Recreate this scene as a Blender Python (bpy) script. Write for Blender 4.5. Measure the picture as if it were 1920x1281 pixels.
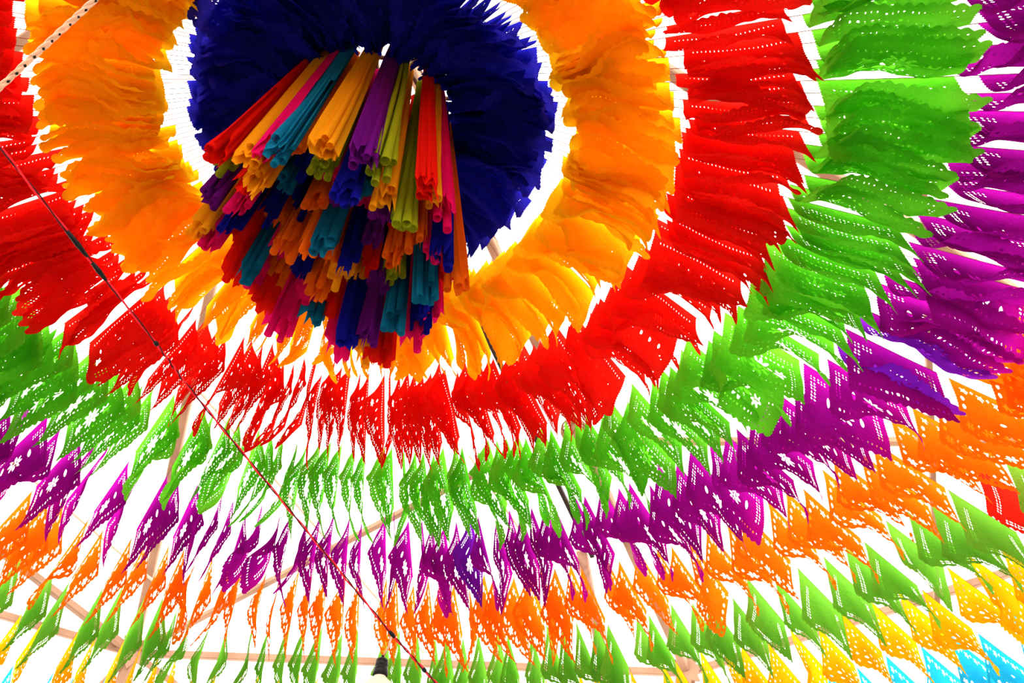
import bpy, math, random
import numpy as np
from mathutils import Vector, Matrix

R = math.radians
PI = math.pi
random.seed(7)
rng = np.random.default_rng(7)
scene = bpy.context.scene
for o in list(bpy.data.objects):
    bpy.data.objects.remove(o)
COL = scene.collection

# ------------------------------------------------------------------ camera
EYE = Vector((0.0, 0.0, 1.55))          # eye height above the floor
PITCH, ROLL, FOCAL_PX = 0.795, 0.038, 1415.0
fw = Vector((0, math.cos(PITCH), math.sin(PITCH)))
rt0 = Vector((1, 0, 0))
up0 = rt0.cross(fw)
rt = rt0 * math.cos(ROLL) + up0 * math.sin(ROLL)
up = -rt0 * math.sin(ROLL) + up0 * math.cos(ROLL)
cam_data = bpy.data.cameras.new('camera')
cam_data.sensor_width = 36.0
cam_data.lens = FOCAL_PX / 1920.0 * 36.0
cam_data.clip_start = 0.02
cam = bpy.data.objects.new('camera', cam_data)
COL.objects.link(cam)
cam.matrix_world = Matrix(((rt.x, up.x, -fw.x, EYE.x), (rt.y, up.y, -fw.y, EYE.y), (rt.z, up.z, -fw.z, EYE.z), (0, 0, 0, 1)))
scene.camera = cam


def in_view(p, margin):
    """Is a world point inside the picture (plus a margin in pixels)?"""
    v = Vector(p) - EYE
    z = v.dot(fw)
    if z < 0.2:
        return False
    x = 960 + FOCAL_PX * v.dot(rt) / z
    y = 640.5 - FOCAL_PX * v.dot(up) / z
    return -margin < x < 1920 + margin and -margin < y < 1281 + margin


# ------------------------------------------------------------------ sky, sun and exposure
world = bpy.data.worlds.new('world')
scene.world = world
world.use_nodes = True
bg = world.node_tree.nodes['Background']
bg.inputs[0].default_value = (1.0, 0.97, 0.92, 1)
bg.inputs[1].default_value = 4.6
vs = scene.view_settings
vs.view_transform = 'Standard'
vs.look = 'None'
vs.exposure = 0.40
vs.gamma = 1.0
vs.use_curve_mapping = False
sun_data = bpy.data.lights.new('sun', 'SUN')
sun_data.energy = 4.0
sun_data.angle = R(6)
sun_data.color = (1.0, 0.95, 0.88)
sun = bpy.data.objects.new('sun', sun_data)
COL.objects.link(sun)
sun.location = (0, 0, 9)
sun.rotation_euler = (R(-28), R(22), 0)


# ------------------------------------------------------------------ helpers
def tag(o, label=None, cat=None, group=None, kind=None):
    if label: o['label'] = label
    if cat: o['category'] = cat
    if group: o['group'] = group
    if kind: o['kind'] = kind
    return o


def W(p):
    """camera-relative measurements -> world"""
    return Vector((p[0], p[1], p[2] + EYE.z))


def mesh_of(name, verts, faces, mat=None, smooth=True):
    me = bpy.data.meshes.new(name)
    me.from_pydata([tuple(map(float, v)) for v in verts], [], faces)
    if smooth:
        me.shade_smooth()
    if mat:
        me.materials.append(mat)
    me.update()
    return me


def link(name, me, parent=None):
    o = bpy.data.objects.new(name, me)
    COL.objects.link(o)
    if parent:
        o.parent = parent
    return o


def empty(name, loc):
    o = bpy.data.objects.new(name, None)
    o.empty_display_size = 0.05
    COL.objects.link(o)
    o.location = loc
    return o


def tube_data(points, radius, sides=6, closed=False, cap=True):
    pts = [Vector(p) for p in points]
    n = len(pts)
    vs_, fs = [], []
    t0 = (pts[1] - pts[0]).normalized()
    ref = Vector((0, 0, 1)) if abs(t0.z) < 0.9 else Vector((1, 0, 0))
    nrm = t0.cross(ref).normalized()
    for i, p in enumerate(pts):
        a = pts[i - 1] if (i > 0 or closed) else pts[0]
        b = pts[(i + 1) % n] if (i < n - 1 or closed) else pts[-1]
        t = (b - a).normalized()
        nrm = (nrm - t * nrm.dot(t)).normalized()
        bi = t.cross(nrm)
        rr = radius[i] if hasattr(radius, '__len__') else radius
        for k in range(sides):
            an = 2 * PI * k / sides
            vs_.append(p + (nrm * math.cos(an) + bi * math.sin(an)) * rr)
    rings = n if closed else n - 1
    for i in range(rings):
        j = (i + 1) % n
        for k in range(sides):
            m = (k + 1) % sides
            fs.append((i * sides + k, i * sides + m, j * sides + m, j * sides + k))
    if cap and not closed:
        fs.append(tuple(range(sides - 1, -1, -1)))
        fs.append(tuple((n - 1) * sides + k for k in range(sides)))
    return vs_, fs


def tube(name, points, radius, mat, parent=None, sides=6, closed=False, origin=None):
    v, f = tube_data(points, radius, sides, closed)
    if origin is not None:
        v = [p - Vector(origin) for p in v]
    return link(name, mesh_of(name, v, f, mat), parent)


def lathe(name, profile, mat, parent=None, sides=24):
    v, f = [], []
    for r, z in profile:
        for k in range(sides):
            a = 2 * PI * k / sides
            v.append((r * math.cos(a), r * math.sin(a), z))
    for i in range(len(profile) - 1):
        for k in range(sides):
            m = (k + 1) % sides
            f.append((i * sides + k, i * sides + m, (i + 1) * sides + m, (i + 1) * sides + k))
    return link(name, mesh_of(name, v, f, mat), parent)


def beam_data(a, b, w, h, side=None, bevel=0.12):
    """timber of octagonal (chamfered) section between two points"""
    a, b = Vector(a), Vector(b)
    t = (b - a).normalized()
    ref = Vector((0, 0, 1)) if side is None else Vector(side)
    if abs(t.dot(ref)) > 0.95:
        ref = Vector((1, 0, 0))
    s = t.cross(ref).normalized()
    u = s.cross(t)
    c = bevel * min(w, h)
    x, y = w / 2, h / 2
    sec = [(x, y - c), (x - c, y), (-x + c, y), (-x, y - c), (-x, -y + c), (-x + c, -y), (x - c, -y), (x, -y + c)]
    v = [p + s * q[0] + u * q[1] for p in (a, b) for q in sec]
    f = [(k, (k + 1) % 8, 8 + (k + 1) % 8, 8 + k) for k in range(8)]
    f += [tuple(range(7, -1, -1)), tuple(range(8, 16))]
    return v, f


# ------------------------------------------------------------------ materials
def new_mat(name):
    m = bpy.data.materials.new(name)
    m.use_nodes = True
    nt = m.node_tree
    nt.nodes.clear()
    out = nt.nodes.new('ShaderNodeOutputMaterial')
    return m, nt, out


def paper_mat(name, col, back=None, transl=0.6, vary=0.10):
    """tissue paper: scatters light on the lit face and lets a good share of it through"""
    m, nt, out = new_mat(name)
    N = nt.nodes.new
    info = N('ShaderNodeObjectInfo')
    tc = N('ShaderNodeTexCoord')
    noi = N('ShaderNodeTexNoise')
    noi.inputs['Scale'].default_value = 14
    noi.inputs['Detail'].default_value = 4
    nt.links.new(tc.outputs['Object'], noi.inputs['Vector'])
    mul = N('ShaderNodeMath'); mul.operation = 'MULTIPLY_ADD'
    mul.inputs[1].default_value = vary * 2
    mul.inputs[2].default_value = 1 - vary
    nt.links.new(info.outputs['Random'], mul.inputs[0])
    mn = N('ShaderNodeMath'); mn.operation = 'MULTIPLY_ADD'
    mn.inputs[1].default_value = 0.16
    mn.inputs[2].default_value = 0.92
    nt.links.new(noi.outputs['Fac'], mn.inputs[0])
    mm = N('ShaderNodeMath'); mm.operation = 'MULTIPLY'
    nt.links.new(mul.outputs[0], mm.inputs[0]); nt.links.new(mn.outputs[0], mm.inputs[1])

    def scaled(c):
        vm = N('ShaderNodeVectorMath'); vm.operation = 'SCALE'
        vm.inputs[0].default_value = c
        nt.links.new(mm.outputs[0], vm.inputs['Scale'])
        return vm.outputs[0]
    dif = N('ShaderNodeBsdfDiffuse')
    tra = N('ShaderNodeBsdfTranslucent')
    crk = N('ShaderNodeTexNoise'); crk.inputs['Scale'].default_value = 55; crk.inputs['Detail'].default_value = 3
    nt.links.new(tc.outputs['Object'], crk.inputs['Vector'])
    bmp = N('ShaderNodeBump'); bmp.inputs['Strength'].default_value = 0.5; bmp.inputs['Distance'].default_value = 0.012
    nt.links.new(crk.outputs['Fac'], bmp.inputs['Height'])
    nt.links.new(bmp.outputs[0], dif.inputs['Normal']); nt.links.new(bmp.outputs[0], tra.inputs['Normal'])
    nt.links.new(scaled(back or col), dif.inputs['Color'])
    nt.links.new(scaled(col), tra.inputs['Color'])
    mix = N('ShaderNodeMixShader'); mix.inputs[0].default_value = transl
    nt.links.new(dif.outputs[0], mix.inputs[1]); nt.links.new(tra.outputs[0], mix.inputs[2])
    nt.links.new(mix.outputs[0], out.inputs[0])
    return m


def solid_mat(name, col, rough=0.6, noise=0.0, scale=8.0, stretch=None, col2=None, metal=0.0):
    m, nt, out = new_mat(name)
    b = nt.nodes.new('ShaderNodeBsdfPrincipled')
    b.inputs['Roughness'].default_value = rough
    b.inputs['Metallic'].default_value = metal
    b.inputs['Specular IOR Level'].default_value = 0.12
    b.inputs['Base Color'].default_value = (*col, 1)
    if noise > 0:
        tc = nt.nodes.new('ShaderNodeTexCoord')
        mp = nt.nodes.new('ShaderNodeMapping')
        if stretch: mp.inputs['Scale'].default_value = stretch
        no = nt.nodes.new('ShaderNodeTexNoise')
        no.inputs['Scale'].default_value = scale
        no.inputs['Detail'].default_value = 6
        rp = nt.nodes.new('ShaderNodeValToRGB')
        c2 = col2 or tuple(c * (1 - noise) for c in col)
        rp.color_ramp.elements[0].position = 0.35
        rp.color_ramp.elements[1].position = 0.65
        rp.color_ramp.elements[0].color = (*c2, 1)
        rp.color_ramp.elements[1].color = (*col, 1)
        nt.links.new(tc.outputs['Object'], mp.inputs[0])
        nt.links.new(mp.outputs[0], no.inputs['Vector'])
        nt.links.new(no.outputs['Fac'], rp.inputs[0])
        nt.links.new(rp.outputs[0], b.inputs['Base Color'])
    nt.links.new(b.outputs[0], out.inputs[0])
    return m


def canvas_mat():
    m, nt, out = new_mat('tent_canvas')
    N = nt.nodes.new
    tc = N('ShaderNodeTexCoord')
    no = N('ShaderNodeTexNoise'); no.inputs['Scale'].default_value = 1.3; no.inputs['Detail'].default_value = 5
    nt.links.new(tc.outputs['Object'], no.inputs['Vector'])
    rp = N('ShaderNodeValToRGB')
    rp.color_ramp.elements[0].color = (0.90, 0.86, 0.80, 1)
    rp.color_ramp.elements[1].color = (0.96, 0.94, 0.90, 1)
    nt.links.new(no.outputs['Fac'], rp.inputs[0])
    d = N('ShaderNodeBsdfDiffuse'); t = N('ShaderNodeBsdfTranslucent')
    nt.links.new(rp.outputs[0], d.inputs[0]); nt.links.new(rp.outputs[0], t.inputs[0])
    mx = N('ShaderNodeMixShader'); mx.inputs[0].default_value = 0.62
    nt.links.new(d.outputs[0], mx.inputs[1]); nt.links.new(t.outputs[0], mx.inputs[2])
    nt.links.new(mx.outputs[0], out.inputs[0])
    return m


M = {}
M['canvas'] = canvas_mat()
M['seam'] = solid_mat('canvas_seam', (0.62, 0.47, 0.38), 0.8)
M['timber'] = solid_mat('timber', (0.42, 0.25, 0.17), 0.7, 0.35, 3.0, (1, 1, 1))
M['post'] = solid_mat('weathered_post', (0.50, 0.30, 0.24), 0.8, 0.8, 26.0, (1, 1, 0.5), (0.36, 0.2, 0.16))
M['light_dimmer'] = solid_mat('brown_light_dimmer', (0.22, 0.15, 0.11), 0.9, 0.3, 3.0)  # for the unseen lower walls, added dark to cut light from below
M['dark'] = solid_mat('dark_steel', (0.03, 0.02, 0.018), 0.5, 0.3, 10)
M['floor'] = solid_mat('earth_floor', (0.52, 0.47, 0.41), 0.8, 0.25, 1.5)
M['twine'] = solid_mat('twine', (0.25, 0.12, 0.08), 0.9)
M['hoop'] = solid_mat('hoop_wood', (0.30, 0.19, 0.10), 0.7, 0.3, 9)
M['cable_red'] = solid_mat('red_cable', (0.85, 0.015, 0.03), 0.6)
M['cable_dark'] = solid_mat('dark_red_cable', (0.07, 0.006, 0.010), 0.6)
M['tape'] = solid_mat('black_tape', (0.008, 0.008, 0.009), 0.45)
M['rope'] = solid_mat('pale_rope', (0.92, 0.56, 0.40), 0.9, 0.25, 60)
M['bakelite'] = solid_mat('black_socket', (0.012, 0.012, 0.012), 0.35)
M['bulb'] = paper_mat('frosted_bulb', (0.93, 0.84, 0.74), None, 0.35, 0.0)
M['cord'] = solid_mat('pale_cord', (0.75, 0.42, 0.33), 0.6)
M['wicker'] = solid_mat('wicker', (0.30, 0.16, 0.08), 0.7, 0.4, 30)

FLAG_COL = {          # colour let through, colour scattered back
    'blue': ((0.022, 0.020, 0.54), (0.014, 0.012, 0.30)),
    'amber': ((1.0, 0.66, 0.008), (1.0, 0.50, 0.006)),
    'red': ((0.98, 0.018, 0.010), (0.55, 0.010, 0.006)),
    'green': ((0.19, 0.78, 0.03), (0.07, 0.34, 0.015)),
    'purple': ((0.52, 0.005, 0.46), (0.18, 0.004, 0.15)),
    'orange': ((1.0, 0.26, 0.005), (0.85, 0.16, 0.005)),
    'leaf green': ((0.20, 0.60, 0.05), (0.08, 0.27, 0.02)),
    'yellow': ((1.0, 0.47, 0.004), (0.95, 0.42, 0.004)),
    'sky blue': ((0.02, 0.56, 0.90), (0.02, 0.40, 0.68)),
}
RINGS = ['blue', 'amber', 'red', 'green', 'purple', 'orange', 'leaf green', 'yellow', 'sky blue']
for k, (a, b) in FLAG_COL.items():
    M['flag ' + k] = paper_mat(k.replace(' ', '_') + '_tissue', a, b, 0.76 if k in ('amber', 'yellow') else 0.62, 0.35 if k == 'blue' else 0.13)
M['flag violet'] = paper_mat('violet_tissue', (0.24, 0.012, 0.60), (0.10, 0.008, 0.26), 0.62)
TAS_COL = {
    'pink': (0.92, 0.008, 0.20), 'teal': (0.008, 0.22, 0.42), 'olive': (0.40, 0.46, 0.015), 'violet': (0.19, 0.008, 0.30),
    'blue': (0.010, 0.010, 0.36), 'orange': (1.0, 0.20, 0.008), 'red': (0.92, 0.015, 0.008), 'yellow': (1.0, 0.44, 0.010),
}
for k, c in TAS_COL.items():
    M['tas ' + k] = paper_mat(k + '_crepe', c, c, 0.42, 0.06)

# ------------------------------------------------------------------ setting: an eight-sided canvas tent on a timber frame
APEX = W((-1.39, 1.10, 5.5))
NODES = [W(p) for p in ((-3.187, 6.618, 2.7), (1.634, 6.590, 2.7), (4.657, 3.527, 2.7), (3.883, -1.763, 2.7), (0.314, -4.653, 2.7),
                        (-4.253, -4.173, 2.7), (-7.143, -0.604, 2.7), (-6.663, 3.963, 2.7))]
SIDES = ['north', 'northeast', 'east', 'southeast', 'south', 'southwest', 'west', 'northwest']
fc = Vector((-1.39, 1.10, 0))
fv = [(fc.x, fc.y, 0)] + [(fc.x + 9 * math.cos(2 * PI * k / 48), fc.y + 9 * math.sin(2 * PI * k / 48), 0) for k in range(48)]
fl = link('floor', mesh_of('floor', fv, [(0, 1 + k, 1 + (k + 1) % 48) for k in range(48)], M['floor'], False))
tag(fl, 'trodden earth floor under the tent', None, None, 'structure')

ceil = empty('ceiling', APEX)
tag(ceil, 'white backlit canvas roof of the tent', None, None, 'structure')
OUT = 0.13
apx = APEX + Vector((0, 0, OUT * 1.2))


def outn(p):
    d = Vector((p.x - APEX.x, p.y - APEX.y, 0)).normalized()
    return p + d * OUT + Vector((0, 0, OUT * 0.6))


for k in range(8):
    a, b = outn(NODES[k]), outn(NODES[(k + 1) % 8])
    n = 10
    v, f = [], []
    for i in range(n + 1):
        for j in range(n + 1):
            s, t = i / n, j / n
            p = apx.lerp(a.lerp(b, t), s)
            sag = 0.10 * math.sin(PI * t) * s * (1 - 0.4 * s)      # canvas bellies a little outwards between the rafters
            v.append(p + Vector((0, 0, sag)) - APEX)
    for i in range(n):
        for j in range(n):
            q = i * (n + 1) + j
            f.append((q, q + 1, q + n + 2, q + n + 1))
    link('roof_panel', mesh_of('roof_panel', v, f, M['canvas']), ceil)
    w = empty('wall_' + SIDES[k], Vector(((a.x + b.x) / 2, (a.y + b.y) / 2, 0)))
    tag(w, 'tent side wall, white canvas above an added dark light-dimming lower part', None, None, 'structure')
    zc = 2.75
    for nm, z1, z0, mt in (('canvas_panel', a.z, zc, 'canvas'), ('light_dimming_panel', zc, 0.02, 'light_dimmer')):  # dark lower part is out of view, added to reduce light from below
        wv = [Vector((p.x, p.y, z)) - w.location for p, z in ((a, z1), (b, z1), (b, z0), (a, z0))]
        link(nm, mesh_of(nm, wv, [(0, 1, 2, 3)], M[mt], False), w)


def structural(name, a, b, w, h, mat='timber', label=None):
    v, f = beam_data(a, b, w, h)
    o = link(name, mesh_of(name, [p - Vector(a) for p in v], f, M[mat], False))
    o.location = a
    tag(o, label, None, None, 'structure')
    return o


for k in range(8):
    a, b = NODES[k], NODES[(k + 1) % 8]
    structural('rafter', APEX.lerp(a, 0.03), a, 0.07, 0.09, 'timber', 'pale timber rafter under the canvas roof')
    structural('eave_beam', a, b, 0.05, 0.06, 'timber', 'timber eave beam around the tent')
    structural('post', a + Vector((0, 0, 0.02)), Vector((a.x, a.y, 0.01)), 0.09, 0.09, 'timber', 'timber corner post of the tent')
# the star-shaped joint plate where braces, rafter and post meet
for k in (0, 1):
    n = NODES[k]
    inw = (Vector((APEX.x, APEX.y, n.z)) - n).normalized()
    side = inw.cross(Vector((0, 0, 1)))
    v, f = [], []
    for dpt in (0.05, 0.075):
        for q in range(16):
            an = 2 * PI * q / 16
            r = 0.16 if q % 2 == 0 else 0.10
            v.append(side * math.cos(an) * r + Vector((0, 0, 1)) * math.sin(an) * r + inw * dpt)
    f = [tuple(range(15, -1, -1)), tuple(range(16, 32))] + [(q, (q + 1) % 16, 16 + (q + 1) % 16, 16 + q) for q in range(16)]
    o = link('joint_plate', mesh_of('joint_plate', v, f, M['timber'], False))
    o.location = n
    tag(o, 'star-shaped timber joint plate where the braces meet', None, None, 'structure')
for a, b, w in (((-3.187, 6.618, 2.70), (-0.09, 4.864, 3.583), 0.05), ((-3.187, 6.618, 2.70), (-4.093, 5.143, 3.018), 0.06),
                ((0.611, 4.659, 3.669), (3.35, 3.51, 2.902), 0.05), ((2.097, 1.811, 3.786), (2.90, 4.72, 2.42), 0.035),
                ((-3.187, 6.618, 2.70), (-2.727, 6.60, 2.444), 0.05), ((-3.187, 6.618, 2.70), (-3.305, 6.52, 2.389), 0.05)):
    structural('brace', W(a), W(b), w, w, 'timber', 'slender timber brace under the canvas')
structural('post', W((0.633, 5.533, 3.24)), W((0.935, 6.50, 2.40)), 0.085, 0.085, 'post', 'pinkish weathered post with dark stains below the orange flags')
structural('tension_pole', W((-0.399, 3.50, 4.20)), W((0.72, 5.52, 3.17)), 0.035, 0.035, 'dark', 'dark slanting pole behind the red flags')
for a, b in (((-3.722, 4.705, 3.311), (-2.76, 6.114, 2.955)), ((-2.389, 4.416, 3.817), (-0.657, 6.507, 2.749)),
             ((-0.302, 4.818, 3.607), (0.287, 5.615, 3.2)), ((0.869, 2.557, 4.173), (0.963, 2.784, 4.069)), ((-2.30, 1.70, 4.9), (-1.70, 2.45, 4.85))):
    v, f = tube_data([W(a), W(b)], 0.011, 6)
    s = link('seam', mesh_of('seam', [p - APEX for p in v], f, M['seam']), ceil)

# ------------------------------------------------------------------ cut-paper flags: patterns
FWID, FHGT = 0.385, 0.285
PITCH_T = 0.45
NX, NY = 54, 40
gx, gy = np.meshgrid(np.linspace(0, FWID, NX + 1), np.linspace(0, FHGT, NY + 1), indexing='ij')


def circ(cx, cy, r): return r - np.hypot(gx - cx, gy - cy)
def box(cx, cy, hx, hy): return np.minimum(hx - np.abs(gx - cx), hy - np.abs(gy - cy))
def dia(cx, cy, rx, ry): return (1 - np.abs(gx - cx) / rx - np.abs(gy - cy) / ry) * min(rx, ry)
def oval(cx, cy, rx, ry, a=0.0):
    dx, dy = gx - cx, gy - cy
    u = dx * math.cos(a) + dy * math.sin(a); v = -dx * math.sin(a) + dy * math.cos(a)
    return (1 - np.hypot(u / rx, v / ry)) * min(rx, ry)
def lattice(x0, x1, y0, y1, px, py, fill=0.62):
    nx, ny = max(1, round((x1 - x0) / px)), max(1, round((y1 - y0) / py))
    px, py = (x1 - x0) / nx, (y1 - y0) / ny
    lx = np.abs(((gx - x0) / px) % 1 - 0.5) * px
    ly = np.abs(((gy - y0) / py) % 1 - 0.5) * py
    h = np.minimum(px * fill / 2 - lx, py * fill / 2 - ly)
    return np.minimum(h, box((x0 + x1) / 2, (y0 + y1) / 2, (x1 - x0) / 2, (y1 - y0) / 2))
def U(*hs):
    r = hs[0]
    for h in hs[1:]: r = np.maximum(r, h)
    return r
def flower(cx, cy, r, n, pet=0.45, a0=0.0):
    hs = [oval(cx + r * 0.62 * math.cos(a0 + 2 * PI * k / n), cy + r * 0.62 * math.sin(a0 + 2 * PI * k / n), r * 0.34, r * pet * 0.42, a0 + 2 * PI * k / n) for k in range(n)]
    return U(circ(cx, cy, r * 0.17), *hs)


def pattern(kind):
    W_, H_ = FWID, FHGT
    cx, cy = W_ / 2, H_ * 0.52
    if kind == 'fine':          # close rows of small slots round a rose
        h = U(lattice(0.036, W_ - 0.036, 0.050, 0.082, 0.0165, 0.0160, 0.44), lattice(0.078, W_ - 0.078, 0.090, 0.108, 0.0190, 0.0150, 0.50),
              lattice(0.078, W_ - 0.078, 0.214, 0.234, 0.0175, 0.0160, 0.46), lattice(0.032, 0.062, 0.09, 0.235, 0.0150, 0.0160, 0.48),
              lattice(W_ - 0.062, W_ - 0.032, 0.09, 0.235, 0.0150, 0.0160, 0.48), flower(cx, cy + 0.01, 0.054, 9, 0.30), flower(cx - 0.082, cy + 0.02, 0.030, 6, 0.4),
              flower(cx + 0.082, cy + 0.02, 0.030, 6, 0.4), lattice(0.03, W_ - 0.03, 0.245, 0.262, 0.0165, 0.017, 0.44))
    elif kind == 'net':         # square mesh with a solid figure
        h = U(lattice(0.028, 0.110, 0.040, 0.070, 0.0165, 0.0150, 0.50), lattice(W_ - 0.110, W_ - 0.028, 0.040, 0.070, 0.0165, 0.0150, 0.50), lattice(0.028, 0.060, 0.075, 0.190, 0.0160, 0.0165, 0.55),
              lattice(W_ - 0.060, W_ - 0.028, 0.075, 0.190, 0.0160, 0.0165, 0.55), flower(cx, cy, 0.046, 8, 0.32), oval(cx - 0.078, cy - 0.01, 0.008, 0.024),
              oval(cx + 0.078, cy - 0.01, 0.008, 0.024), lattice(0.02, W_ - 0.02, 0.226, 0.252, 0.0185, 0.0135, 0.52))
    elif kind == 'rosette':     # big triangles and rosettes in a border, solid middle
        hs = []
        for q in range(5):
            x = 0.05 + q * (W_ - 0.1) / 4
            hs += [flower(x, 0.052, 0.021, 5, 0.5), dia(x + 0.035, 0.042, 0.008, 0.010)]
            hs += [flower(x, H_ - 0.050, 0.024, 6, 0.5), circ(x + 0.034, H_ - 0.030, 0.0065), dia(x + 0.035, H_ - 0.066, 0.008, 0.010)]
        for y in (0.105, 0.145, 0.185):
            hs += [oval(0.030, y, 0.008, 0.011), oval(W_ - 0.030, y, 0.008, 0.011)]
        hs += [oval(cx, cy, 0.012, 0.007)]
        h = U(*hs)
    elif kind == 'columns':     # ladders of slots at both ends, plain in the middle
        h = U(lattice(0.056, 0.084, 0.06, 0.230, 0.014, 0.0160, 0.54), lattice(W_ - 0.084, W_ - 0.056, 0.06, 0.230, 0.014, 0.0160, 0.54),
              lattice(0.018, 0.032, 0.03, 0.26, 0.014, 0.0185, 0.42), lattice(W_ - 0.032, W_ - 0.018, 0.03, 0.26, 0.014, 0.0185, 0.42),
              lattice(0.10, W_ - 0.10, 0.238, 0.262, 0.017, 0.0125, 0.6))
    elif kind == 'ovals':       # scattered leaves and drops
        hs = []
        r_ = random.Random(5)
        for i in range(8):
            for j in range(6):
                if 2 <= i <= 5 and 1 <= j <= 2: continue
                hs.append(oval(0.035 + i * 0.045 + r_.uniform(-.008, .008), 0.055 + j * 0.037 + r_.uniform(-.006, .006), r_.uniform(.005, .010), r_.uniform(.0045, .008), r_.uniform(-.9, .9)))
        h = U(*hs)
    elif kind == 'arches':      # little house front: windows, arcade, dotted rows
        h = U(lattice(0.028, W_ - 0.028, 0.045, 0.062, 0.014, 0.0125, 0.5), lattice(0.028, W_ - 0.028, 0.229, 0.258, 0.0145, 0.0145, 0.44),
              *[oval(0.07 + q * 0.049, 0.135, 0.0055, 0.012) for q in range(6)], lattice(cx - 0.02, cx + 0.02, 0.165, 0.205, 0.0125, 0.0135, 0.55),
              flower(0.055, 0.185, 0.020, 6), flower(W_ - 0.055, 0.185, 0.020, 6))
    else:                       # 'plain': a few dots
        h = U(lattice(0.03, W_ - 0.03, 0.244, 0.260, 0.017, 0.016, 0.42), lattice(0.05, 0.09, 0.10, 0.16, 0.0145, 0.015, 0.5),
              lattice(W_ - 0.09, W_ - 0.05, 0.10, 0.16, 0.0145, 0.015, 0.5))
    tri = lambda t: np.abs((t % 1) - 0.5) * 2
    zig = 0.0045 * tri(gy / 0.0142)
    hem = FHGT - 0.002 - 0.012 * (1 - np.abs(np.sin(PI * gx / (FWID / 13))))
    paper = np.minimum.reduce([gx - zig + 1e-4, FWID - gx - zig + 1e-4, hem - gy, gy + 1e-3])
    return np.minimum(paper, -h)


def cut_sheet(fld):
    """marching triangles: keep the part of the grid where the field is positive"""
    fld = np.where(np.abs(fld) < 1e-6, 1e-6, fld)
    verts, index, faces = [], {}, []

    def vert(i, j):
        k = (i, j)
        if k not in index:
            index[k] = len(verts); verts.append((gx[i, j], gy[i, j]))
        return index[k]

    def cross(p, q):
        k = (p, q) if p < q else (q, p)
        if k not in index:
            a, b = k
            fa, fb = fld[a], fld[b]
            t = min(max(fa / (fa - fb), 0.04), 0.96)
            index[k] = len(verts)
            verts.append((gx[a] + t * (gx[b] - gx[a]), gy[a] + t * (gy[b] - gy[a])))
        return index[k]
    for i in range(NX):
        for j in range(NY):
            c = ((i, j), (i + 1, j), (i + 1, j + 1), (i, j + 1))
            s = [fld[q] > 0 for q in c]
            if all(s):
                faces.append(tuple(vert(*q) for q in c)); continue
            if not any(s):
                continue
            for t in ((c[0], c[1], c[2]), (c[0], c[2], c[3])):
                poly = []
                for a, b in ((t[0], t[1]), (t[1], t[2]), (t[2], t[0])):
                    if fld[a] > 0: poly.append(vert(*a))
                    if (fld[a] > 0) != (fld[b] > 0): poly.append(cross(a, b))
                if len(poly) >= 3: faces.append(tuple(poly))
    return np.array(verts), faces


br = random.Random(11)
# base lean, wave size, waves along the flag, phase, curl of the hem, ripple
CALM = [(0.00, 0.12, 0.75, 0.00, 0.02, 0.06), (0.00, 0.18, 0.80, 0.00, 0.02, 0.07), (-0.02, 0.22, 0.75, 0.00, 0.0, 0.08), (-0.04, 0.28, 0.85, 0.00, -0.05, 0.09), (0.0, 0.34, 0.85, 0.0, -0.15, 0.10)]
WINDY = [(0.25, 0.14, 0.9, 0.3, 0.85, 0.10), (0.34, 0.18, 1.1, 0.5, 1.10, 0.11), (0.40, 0.16, 0.9, 0.2, 1.35, 0.12), (0.30, 0.22, 1.3, 0.7, 1.00, 0.13), (0.45, 0.20, 1.0, 0.4, 1.55, 0.14)]
# inner edge hangs straight, the rest is pushed aside by the draught
FOLD = [(0.12, -0.05, 0.6, 0.0, 0.05, 0.05), (0.18, -0.06, 0.6, 0.1, 0.12, 0.06), (0.25, -0.10, 0.7, 0.0, 0.18, 0.06), (0.22, -0.08, 0.8, 0.2, 0.30, 0.08), (0.34, -0.10, 0.7, 0.1, 0.36, 0.08)]
BENDS = [sp + (br.uniform(0, 6.28), br.uniform(0, 6.28)) for sp in CALM + WINDY + FOLD]


def bend(uv, spec, shear, fold=False):
    base, wave, k, ph, curl, rip, p1, p2 = spec
    u = uv[:, 0] / FWID
    v = np.clip(uv[:, 1] / FHGT, 0, 1)
    steps = 14
    y = np.zeros(len(u)); z = np.zeros(len(u))
    mid = np.clip(np.sin(PI * np.clip(0.04 + 0.92 * u, 0, 1)), 0, 1) ** 0.8
    if fold:
        q = np.clip((u - 0.14) / 0.26, 0, 1)
        mid = q * q * (3 - 2 * q) * (1 - 0.55 * np.clip((u - 0.75) / 0.25, 0, 1) ** 2)
    lo = 0.0 if fold else 0.5
    for s in range(steps):
        vv = v * (s + 0.5) / steps
        th = (base * (lo + (1 - lo) * mid) + wave * np.cos(PI * (k * u + ph) * 1.1)) * np.clip(vv * 2.2, 0, 1)
        th = th + curl * (0.7 * lo + (1 - 0.7 * lo) * mid) * np.clip((vv - 0.30) / 0.70, 0, 1) ** 1.2
        th = th + rip * np.sin(7 * u + 5 * vv + p1) + rip * 1.1 * np.sin(15 * u - 8 * vv + p2) * vv + rip * 0.9 * np.sin(27 * u + 9 * vv + p1 + 2 * np.sin(6 * u + p2)) * vv
        d = uv[:, 1] / steps
        y += np.sin(th) * d
        z -= np.cos(th) * d
    x = uv[:, 0] + 0.005 * np.sin(9 * v + p1) * v - shear * z
    return np.stack([x, y, z], 1)


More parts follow.
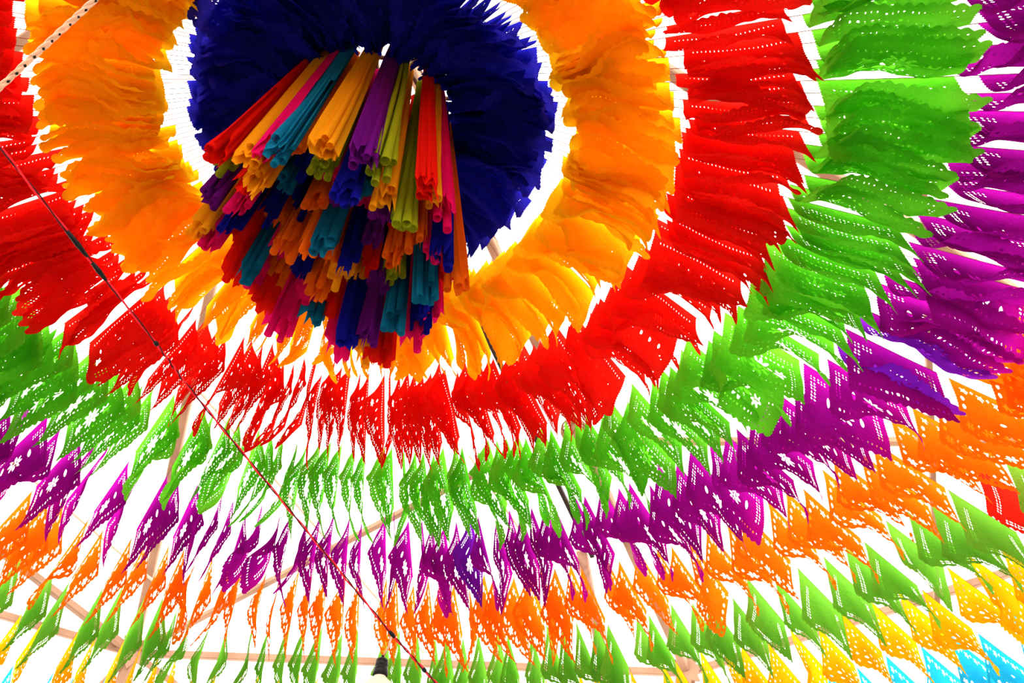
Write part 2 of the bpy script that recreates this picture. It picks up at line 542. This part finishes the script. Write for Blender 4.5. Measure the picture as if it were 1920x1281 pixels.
KIND_OF = {'blue': 'fine', 'amber': 'plain', 'red': 'arches', 'green': 'fine', 'purple': 'net', 'orange': 'rosette', 'leaf green': 'columns', 'yellow': 'ovals', 'sky blue': 'rosette'}
SHEETS = {k: cut_sheet(pattern(k)) for k in set(KIND_OF.values())}
R0, SLOPE, SAGQ = 0.425, 0.515, -0.042
FLAGS = {}
for ring, colr in enumerate(RINGS):
    uv, faces = SHEETS[KIND_OF[colr]]
    tan_s = math.tan(SLOPE) + 2 * SAGQ * (ring + 0.45) * PITCH_T / math.cos(SLOPE)     # slope of the string under this flag
    for b, sp in enumerate(BENDS):
        for lean in ((0.1, 0.5) if b < 5 else ((0.1, 0.5, 0.8) if b < 10 else (0.3, 0.6))):
            FLAGS[colr, b, lean] = mesh_of('paper_flag', bend(uv, sp, lean * tan_s, b >= 10), faces, M['flag ' + colr])

# ------------------------------------------------------------------ garlands: strings running out from the central hoop
HUB = W((-0.60, 1.516, 2.953))


def on_string(t, phi):
    r = R0 + t * math.cos(SLOPE)
    return HUB + Vector((r * math.cos(phi), r * math.sin(phi), -t * math.sin(SLOPE) - SAGQ * t * t))


ANCHORS = [(-120, 'the red tassel top'), (-90, 'the teal tassel top'), (-60, 'the violet tassel top'), (-35, 'the orange tassel top'), (-12, 'the upper corner by the purple flags'),
           (12, 'the squared rafter behind the red flags'), (36, 'the corner with sky blue flags'), (63, 'the weathered pinkish post'),
           (92, 'the hanging bulb'), (119, 'the star-shaped timber joint'), (146, 'the black tape on red cable'), (172, 'the lower end of striped rope'), (200, 'the upper end of striped rope'), (225, 'the olive tassel top')]
ORD = 'first second third fourth fifth sixth seventh eighth ninth tenth eleventh twelfth thirteenth fourteenth fifteenth sixteenth seventeenth eighteenth nineteenth twentieth'.split()

azs = []
a = -131.0
while a < 229:
    step = 1.62 if a < 14 else (2.45 if a < 58 else (1.95 if a < 116 else (2.15 if a < 146 else 1.5)))
    azs.append(a + random.uniform(-0.2, 0.2) * step)
    a += step * random.uniform(0.88, 1.12)
    if random.random() < 0.06 and 58 < a < 135: a += 1.2
count = {}
for az in azs:
    k = min(range(len(ANCHORS)), key=lambda q: abs(ANCHORS[q][0] - az))
    count.setdefault(k, []).append(az)
label_of = {}
for k, lst in count.items():
    c0 = ANCHORS[k][0]
    cw = sorted([q for q in lst if q >= c0]); cc = sorted([q for q in lst if q < c0], reverse=True)
    for i, q in enumerate(cw): label_of[q] = f'paper flag garland, {ORD[i]} clockwise from {ANCHORS[k][1]}'
    for i, q in enumerate(cc): label_of[q] = f'paper flag garland, {ORD[i]} counterclockwise from {ANCHORS[k][1]}'

n_flags = 0
ODD = {}                                                    # the few flags that break the colour order
for az0, ring, c in ((21, 6, 'red'), (79, 4, 'violet'), (13, 4, 'violet'), (16.5, 4, 'violet')):
    ODD[min(azs, key=lambda q: abs(q - az0)), ring] = c
BSEL = {}
for az in azs:
    phi = R(az)
    dz = random.uniform(-0.025, 0.025)
    dt = random.uniform(-0.03, 0.03)
    sp = []
    flags = []
    for i, colr in enumerate(RINGS):
        t0 = i * PITCH_T + dt + random.uniform(-0.02, 0.02) - (0.09 if i == 0 else 0)
        p = on_string(t0, phi); q = on_string(t0 + FWID, phi)
        off = Vector((0, 0, dz * min(1, t0 / 1.0)))
        p += off; q += off
        if in_view(p.lerp(q, 0.5) - Vector((0, 0, 0.12)), 300):
            flags.append((i, colr, p, q))
    if not flags:
        continue
    root = empty('paper_flag_garland', on_string(-0.12, phi))
    tag(root, label_of[az], 'garland', 'cut-paper flag garlands fanning out from the central cluster')
    pts = []
    for s in range(13):
        t = -0.12 + s * (9.6 * PITCH_T) / 12
        pts.append(on_string(t, phi) + Vector((0, 0, dz * min(1, max(0, t)))) - root.location)
    v, f = tube_data(pts, 0.0016, 4)
    link('string', mesh_of('string', v, f, M['twine']), root)
    for i, colr, p, q in flags:
        x = (q - p).normalized()
        z = (Vector((0, 0, 1)) - x * x.z).normalized()
        y = z.cross(x)                                       # points clockwise round the hub
        wind = -math.cos(phi)                                # the draught blows towards the camera side of the tent
        za = az + random.uniform(-9, 9)
        if za < 12: fam = 'windy'
        elif za < 76: fam = 'fold' if random.random() < 0.8 else 'calm'
        elif za < (140 if i < 3 else 165): fam = 'calm' if za < 112 or random.random() < 0.85 else 'fold'
        else: fam = 'windy'
        sel = BSEL.get((i, fam), 2)
        if random.random() < 0.55:                           # neighbours billow much alike
            sel = min(4, max(0, sel + random.choice((-2, -1, 1, 2))))
        BSEL[i, fam] = sel
        if fam == 'calm': sel = min(sel, 3 if az < 112 else 1)
        if fam == 'fold' and i >= 5: sel = min(sel, 2)
        b = sel + {'calm': 0, 'windy': 5, 'fold': 10}[fam]
        lean = {'calm': 0.5 if az < 40 else 0.1, 'fold': 0.6 if (i >= 5 and az < 50) else 0.3}.get(fam) or (0.1 if (az > 90 or az < -150) else (0.8 if az < 18 else 0.5))
        if fam == 'calm':
            flip = (1 if az < 106 else -1) * (1 if random.random() < 0.88 else -1)
        else:
            flip = math.copysign(1, wind) * (1 if random.random() < 0.93 else -1)
        tw = random.gauss(0, 0.05) + (-0.06 if 116 < az < 170 else (-0.02 if 62 < az < 100 else 0))
        m = Matrix(((x.x, y.x, z.x), (x.y, y.y, z.y), (x.z, y.z, z.z)))
        m = m @ Matrix.Rotation(tw, 3, 'X') @ Matrix.Diagonal((random.uniform(0.97, 1.03) * (1.08 if i == 0 else 1.0), flip * 1.0, random.uniform(0.96, 1.12) * (0.84 if (i >= 5 and az < 62) else 1.0)))
        o = link('paper_flag', FLAGS[colr, b, lean], root)
        name = ODD.get((az, i), colr)
        if name != colr:
            o.material_slots[0].link = 'OBJECT'
            o.material_slots[0].material = M['flag ' + name]
        o['label'] = name + ' cut-paper flag'
        mm = m.to_4x4()
        mm.translation = p - root.location
        o.matrix_basis = mm
        n_flags += 1

# ------------------------------------------------------------------ hoop carrying the garlands
hoop = empty('hanging_hoop', HUB)
tag(hoop, 'wooden hoop above the tassels carrying all the garland strings', 'hoop')
tube('rim', [(0.32 * math.cos(2 * PI * k / 48), 0.32 * math.sin(2 * PI * k / 48), 0.05) for k in range(48)], 0.014, M['hoop'], hoop, 8, True)
tube('inner_rim', [(0.18 * math.cos(2 * PI * k / 36), 0.18 * math.sin(2 * PI * k / 36), 0.03) for k in range(36)], 0.010, M['hoop'], hoop, 8, True)
for k in range(4):
    an = PI * k / 4
    tube('crossbar', [(-0.32 * math.cos(an), -0.32 * math.sin(an), 0.05), (0.32 * math.cos(an), 0.32 * math.sin(an), 0.05)], 0.010, M['hoop'], hoop, 6)
top_local = APEX - HUB
for k in range(3):
    an = 2 * PI * k / 3 + 0.4
    tube('suspension_rope', [(0.31 * math.cos(an), 0.31 * math.sin(an), 0.05), tuple(top_local - Vector((0, 0, 0.05)))], 0.005, M['twine'], hoop, 5)

# ------------------------------------------------------------------ tissue tassels of the central cluster


def sheet_mesh(seed, cols, sides=16, levels=7):
    """a long sheet gathered at the top and folded into a loose crumpled sleeve, open at the bottom (unit length, unit radius)"""
    r_ = random.Random(seed)
    wob = [r_.uniform(0.55, 1.15) * (1.0 if k % 2 else r_.uniform(0.45, 0.95)) for k in range(sides)]
    flat = r_.uniform(0.45, 0.7)
    drop = [r_.uniform(-0.05, 0.03) for _ in range(sides)]
    v, f = [], []
    for l in range(levels):
        s = l / (levels - 1)
        rad = 0.50 + 0.50 * s ** 0.8
        for k in range(sides):
            an = 2 * PI * k / sides + 0.5 * (s - 0.5) * (r_.random() - 0.5)
            rr = rad * (1 + (wob[k] - 1) * (0.35 + 0.65 * s))
            v.append((rr * math.cos(an), rr * math.sin(an) * flat, -s * (1 + drop[k] * s)))
    for l in range(levels - 1):
        for k in range(sides):
            m = (k + 1) % sides
            if k == sides - 1 and l > 2:       # the overlap of the sheet stays open lower down
                continue
            f.append((l * sides + k, l * sides + m, (l + 1) * sides + m, (l + 1) * sides + k))
    return v, f


def roll_mesh(seed, sides=9, levels=5):
    """a thin rolled strip, open at the bottom"""
    r_ = random.Random(seed)
    v, f = [], []
    bx, by = r_.uniform(-0.6, 0.6), r_.uniform(-0.6, 0.6)
    for l in range(levels):
        s = l / (levels - 1)
        rad = 0.55 + 0.45 * s
        for k in range(sides):
            an = 2 * PI * k / sides
            v.append((rad * math.cos(an) + bx * math.sin(PI * s), rad * math.sin(an) + by * math.sin(PI * s), -s))
    for l in range(levels - 1):
        for k in range(sides):
            m = (k + 1) % sides
            f.append((l * sides + k, l * sides + m, (l + 1) * sides + m, (l + 1) * sides + k))
    return v, f


SHEETM = {c: [mesh_of('folded_sheet', *sheet_mesh(s, c), M['tas ' + c], False) for s in range(4)] for c in TAS_COL}
ROLLM = {c: [mesh_of('rolled_strip', *roll_mesh(s), M['tas ' + c], True) for s in range(3)] for c in TAS_COL}
FRONT = ['violet', 'olive', 'red', 'yellow', 'pink', 'teal', 'yellow', 'violet', 'olive', 'red', 'yellow', 'pink', 'blue', 'orange']
ROWS = [(0.415, 28, 'outermost row'), (0.325, 21, 'second row'), (0.235, 15, 'third row'), (0.145, 9, 'fourth row'), (0.055, 4, 'middle')]


def hang(o, parent, p, q, rad, spin):
    d = q - p
    L = d.length
    rot = Vector((0, 0, -1)).rotation_difference(d.normalized()).to_matrix()
    m = (rot @ Matrix.Rotation(spin, 3, 'Z') @ Matrix.Diagonal((rad, rad, L))).to_4x4()
    m.translation = p
    o.matrix_basis = m
    o.parent = parent


tr = random.Random(21)
tassels = []
for ri, (rad, n, rowname) in enumerate(ROWS):
    prev = None
    for k in range(n):
        an = R(-160) + 2 * PI * k / n + (0.11 if ri % 2 else 0) + tr.uniform(-0.05, 0.05)
        if ri == 0 and k < 14:
            c = FRONT[k]
        else:
            c = tr.choice([q for q in ('pink', 'orange', 'red', 'olive', 'teal', 'violet', 'yellow', 'blue', 'red', 'pink', 'orange', 'yellow') if q != prev])
        prev = c
        tassels.append([ri, k, n, an, rad * tr.uniform(0.94, 1.05), c, rowname])
byrow = {}
for t in tassels: byrow.setdefault(t[0], []).append(t)
seen_lab = {}
for ri, k, n, an, rad, c, rowname in tassels:
    row = byrow[ri]
    left, right = row[(k - 1) % n][5], row[(k + 1) % n][5]
    st_ = {'olive': 'thin rolled'}.get(c, 'folded')
    lab = f'{c} {st_} tissue tassel in the {rowname} of the cluster, between {left} and {right}'
    seen_lab.setdefault(lab, []).append((ri, k))
clock = ['six', 'five', 'four', 'three', 'two', 'one', 'twelve', 'eleven', 'ten', 'nine', 'eight', 'seven']
for ri, k, n, an, rad, c, rowname in tassels:
    row = byrow[ri]
    left, right = row[(k - 1) % n][5], row[(k + 1) % n][5]
    st_ = {'olive': 'thin rolled'}.get(c, 'folded')
    lab = f'{c} {st_} tissue tassel in the {rowname} of the cluster, between {left} and {right}'
    if len(seen_lab[lab]) > 1:
        deg = (math.degrees(an) - 90) % 360
        hour = clock[int(((360 - deg) % 360 + 15) // 30) % 12]
        lab = f'{c} {st_} tassel, {rowname} of cluster, near {hour} o\'clock, between {left} and {right}'
    rtop = rad * 0.72 + 0.004
    top = HUB + Vector((rtop * math.cos(an), rtop * math.sin(an), -0.03 - 0.06 * (rad / 0.43) + tr.uniform(-0.015, 0.015)))
    zb = -1.07 + 0.14 * max(0, -math.cos(an)) * (rad / 0.43) + (0.12 if ri in (2, 3) else 0.02) * tr.uniform(0.2, 1.2) + (tr.uniform(-0.05, 0.05) if ri == 0 else tr.uniform(-0.07, 0.11))
    bot = HUB + Vector((rad * math.cos(an) + tr.uniform(-0.022, 0.022), rad * math.sin(an) + tr.uniform(-0.022, 0.022), zb))
    root = empty('tissue_tassel', top)
    tag(root, lab, 'tassel', 'tissue paper tassels of the central cluster')
    tube('tie_string', [(0, 0, 0.02), tuple(HUB + Vector((rtop * math.cos(an), rtop * math.sin(an), 0.02)) - top)], 0.0015, M['twine'], root, 4)
    rel = bot - top
    if c == 'olive' or (ri > 0 and tr.random() < 0.22):
        rolls = 7
        for j in range(rolls):
            aj = 2 * PI * j / (rolls - 1)
            rj = 0 if j == rolls - 1 else 1
            q = rel + Vector((math.cos(aj), math.sin(aj), 0)) * 0.030 * rj + Vector((0, 0, tr.uniform(-0.04, 0.05)))
            p0 = Vector((math.cos(aj), math.sin(aj), 0)) * 0.010 * rj
            o = link('rolled_strip', ROLLM[c][tr.randrange(3)])
            hang(o, root, p0, q, tr.uniform(0.011, 0.016), tr.uniform(0, 6))
    else:
        o = link('folded_sheet', SHEETM[c][tr.randrange(4)])
        hang(o, root, Vector((0, 0, 0)), rel, tr.uniform(0.056, 0.064) * (1 if ri == 0 else 0.80), an + PI / 2 + tr.uniform(-0.4, 0.4))
        o = link('folded_sheet', SHEETM[c][tr.randrange(4)])
        hang(o, root, Vector((0, 0, -0.002)), rel + Vector((tr.uniform(-.018, .018), tr.uniform(-.018, .018), tr.uniform(-0.05, 0.02))), tr.uniform(0.028, 0.038), an + PI / 2 + tr.uniform(-0.6, 0.6))
        for j in range(3):
            aj = tr.uniform(0, 6.28)
            o = link('rolled_strip', ROLLM[c][tr.randrange(3)])
            hang(o, root, Vector((math.cos(aj), math.sin(aj), 0)) * 0.006, rel + Vector((math.cos(aj) * 0.03, math.sin(aj) * 0.03, tr.uniform(-0.05, 0.02))), tr.uniform(0.011, 0.016), 0)

# ------------------------------------------------------------------ red twisted cable with black tape, and the bulb on it
CAB = [W(p) for p in ((-1.42, 0.45, 1.50), (-1.139, 0.81, 1.43), (-0.898, 1.353, 1.331), (-0.832, 1.442, 1.28), (-0.566, 1.758, 1.10), (-0.292, 1.991, 0.888), (-0.151, 2.102, 0.789), (0.10, 2.28, 0.62))]


def along(pts, s):
    n = len(pts) - 1
    i = min(int(s * n), n - 1)
    return pts[i].lerp(pts[i + 1], s * n - i)


cab = empty('twisted_cable', CAB[0])
tag(cab, 'twisted red cable with black tape slanting across the flags', 'cable')
for ph, mt in ((0, 'cable_red'), (PI, 'cable_dark')):
    pts = []
    for s in range(241):
        p = along(CAB, s / 240)
        d = (along(CAB, min(1, s / 240 + 0.01)) - along(CAB, max(0, s / 240 - 0.01))).normalized()
        e1 = d.cross(Vector((0, 0, 1))).normalized(); e2 = d.cross(e1)
        an = s * 0.62 + ph
        pts.append(p + (e1 * math.cos(an) + e2 * math.sin(an)) * 0.0021 - CAB[0])
    tube('strand', pts, 0.0023 if ph == 0 else 0.0018, M[mt], cab, 5)
for s0, s1 in ((0.208, 0.225), (0.229, 0.241), (0.286, 0.302), (0.710, 0.722), (0.80, 0.81)):
    tube('black_tape', [along(CAB, s0) - CAB[0], along(CAB, (s0 + s1) / 2) - CAB[0], along(CAB, s1) - CAB[0]], (0.0045, 0.0062, 0.004), M['tape'], cab, 8)

knot = W((-0.292, 1.991, 0.888))
sock = Vector((-0.311 , 2.011, 0.836 + EYE.z))
bulb = empty('light_bulb', sock)
tag(bulb, 'frosted round bulb in a black socket hanging from the red cable', 'light bulb')
tube('cord', [knot - sock, (knot - sock) * 0.5 + Vector((0.004, 0, -0.002)), Vector((0, 0, 0))], 0.0030, M['cord'], bulb, 6)
lathe('socket', [(0.0035, 0.004), (0.006, -0.004), (0.012, -0.006), (0.0165, -0.010), (0.0170, -0.026), (0.0150, -0.028), (0.0185, -0.032), (0.0195, -0.050), (0.012, -0.052)], M['bakelite'], bulb)
lathe('globe', [(0.013, -0.048), (0.017, -0.054), (0.026, -0.062), (0.040, -0.074), (0.053, -0.094), (0.058, -0.116), (0.053, -0.140), (0.038, -0.160), (0.018, -0.171), (0.001, -0.174)], M['bulb'], bulb, 32)

# ------------------------------------------------------------------ striped rope in the upper corner
RA, RB = W((-1.05, 0.73, 1.045)), W((-0.60, 0.41, 1.44))
rope = empty('striped_rope', RA)
tag(rope, 'pale rope with black flecks slanting across the amber flags', 'rope')
for ph in (0, 2 * PI / 3, 4 * PI / 3):
    pts = []
    d = (RB - RA).normalized(); e1 = d.cross(Vector((0, 0, 1))).normalized(); e2 = d.cross(e1)
    for s in range(121):
        an = s * 0.55 + ph
        pts.append((RB - RA) * (s / 120) + (e1 * math.cos(an) + e2 * math.sin(an)) * 0.0026)
    tube('strand', pts, 0.0030, M['rope'], rope, 6)
for s in range(34):
    p = (RB - RA) * ((s + 0.5) / 34 + random.uniform(-0.004, 0.004))
    side = -(e1 * 0.4 + Vector((0, 0, 1)) * 0.9).normalized()
    q = p + side * 0.0047
    tube('black_fleck', [q - d * 0.0030, q, q + d * 0.0030], (0.0010, 0.0026, 0.0010), M['tape'], rope, 6)

# ------------------------------------------------------------------ wicker ball lantern glimpsed between red and green flags
lp = W((0.428, 3.873, 3.134))
lan = empty('wicker_lantern', lp)
tag(lan, 'small brown wicker ball lantern half hidden between red and green flags', 'lantern')
for k in range(14):
    ax = Vector((tr.gauss(0, 1), tr.gauss(0, 1), tr.gauss(0, 1))).normalized()
    e1 = ax.orthogonal().normalized(); e2 = ax.cross(e1)
    tube('wicker_ring', [(e1 * math.cos(2 * PI * q / 24) + e2 * math.sin(2 * PI * q / 24)) * 0.085 for q in range(24)], 0.0045, M['wicker'], lan, 5, True)
tube('cord', [(0, 0, 0.085), (0, 0, 0.75)], 0.003, M['twine'], lan, 5)

# thin wire hanging in front of the far wall
wp = W((0.45, 5.15, 2.95))
wi = tube('hanging_wire', [(0, 0, 0), (-0.004, 0.003, -0.5), (0, 0, -1.3)], 0.003, M['dark'], None, 5)
wi.location = wp
tag(wi, 'thin dark wire hanging straight down beside the weathered post', 'wire')
print('garlands', len(azs), 'flags', n_flags)
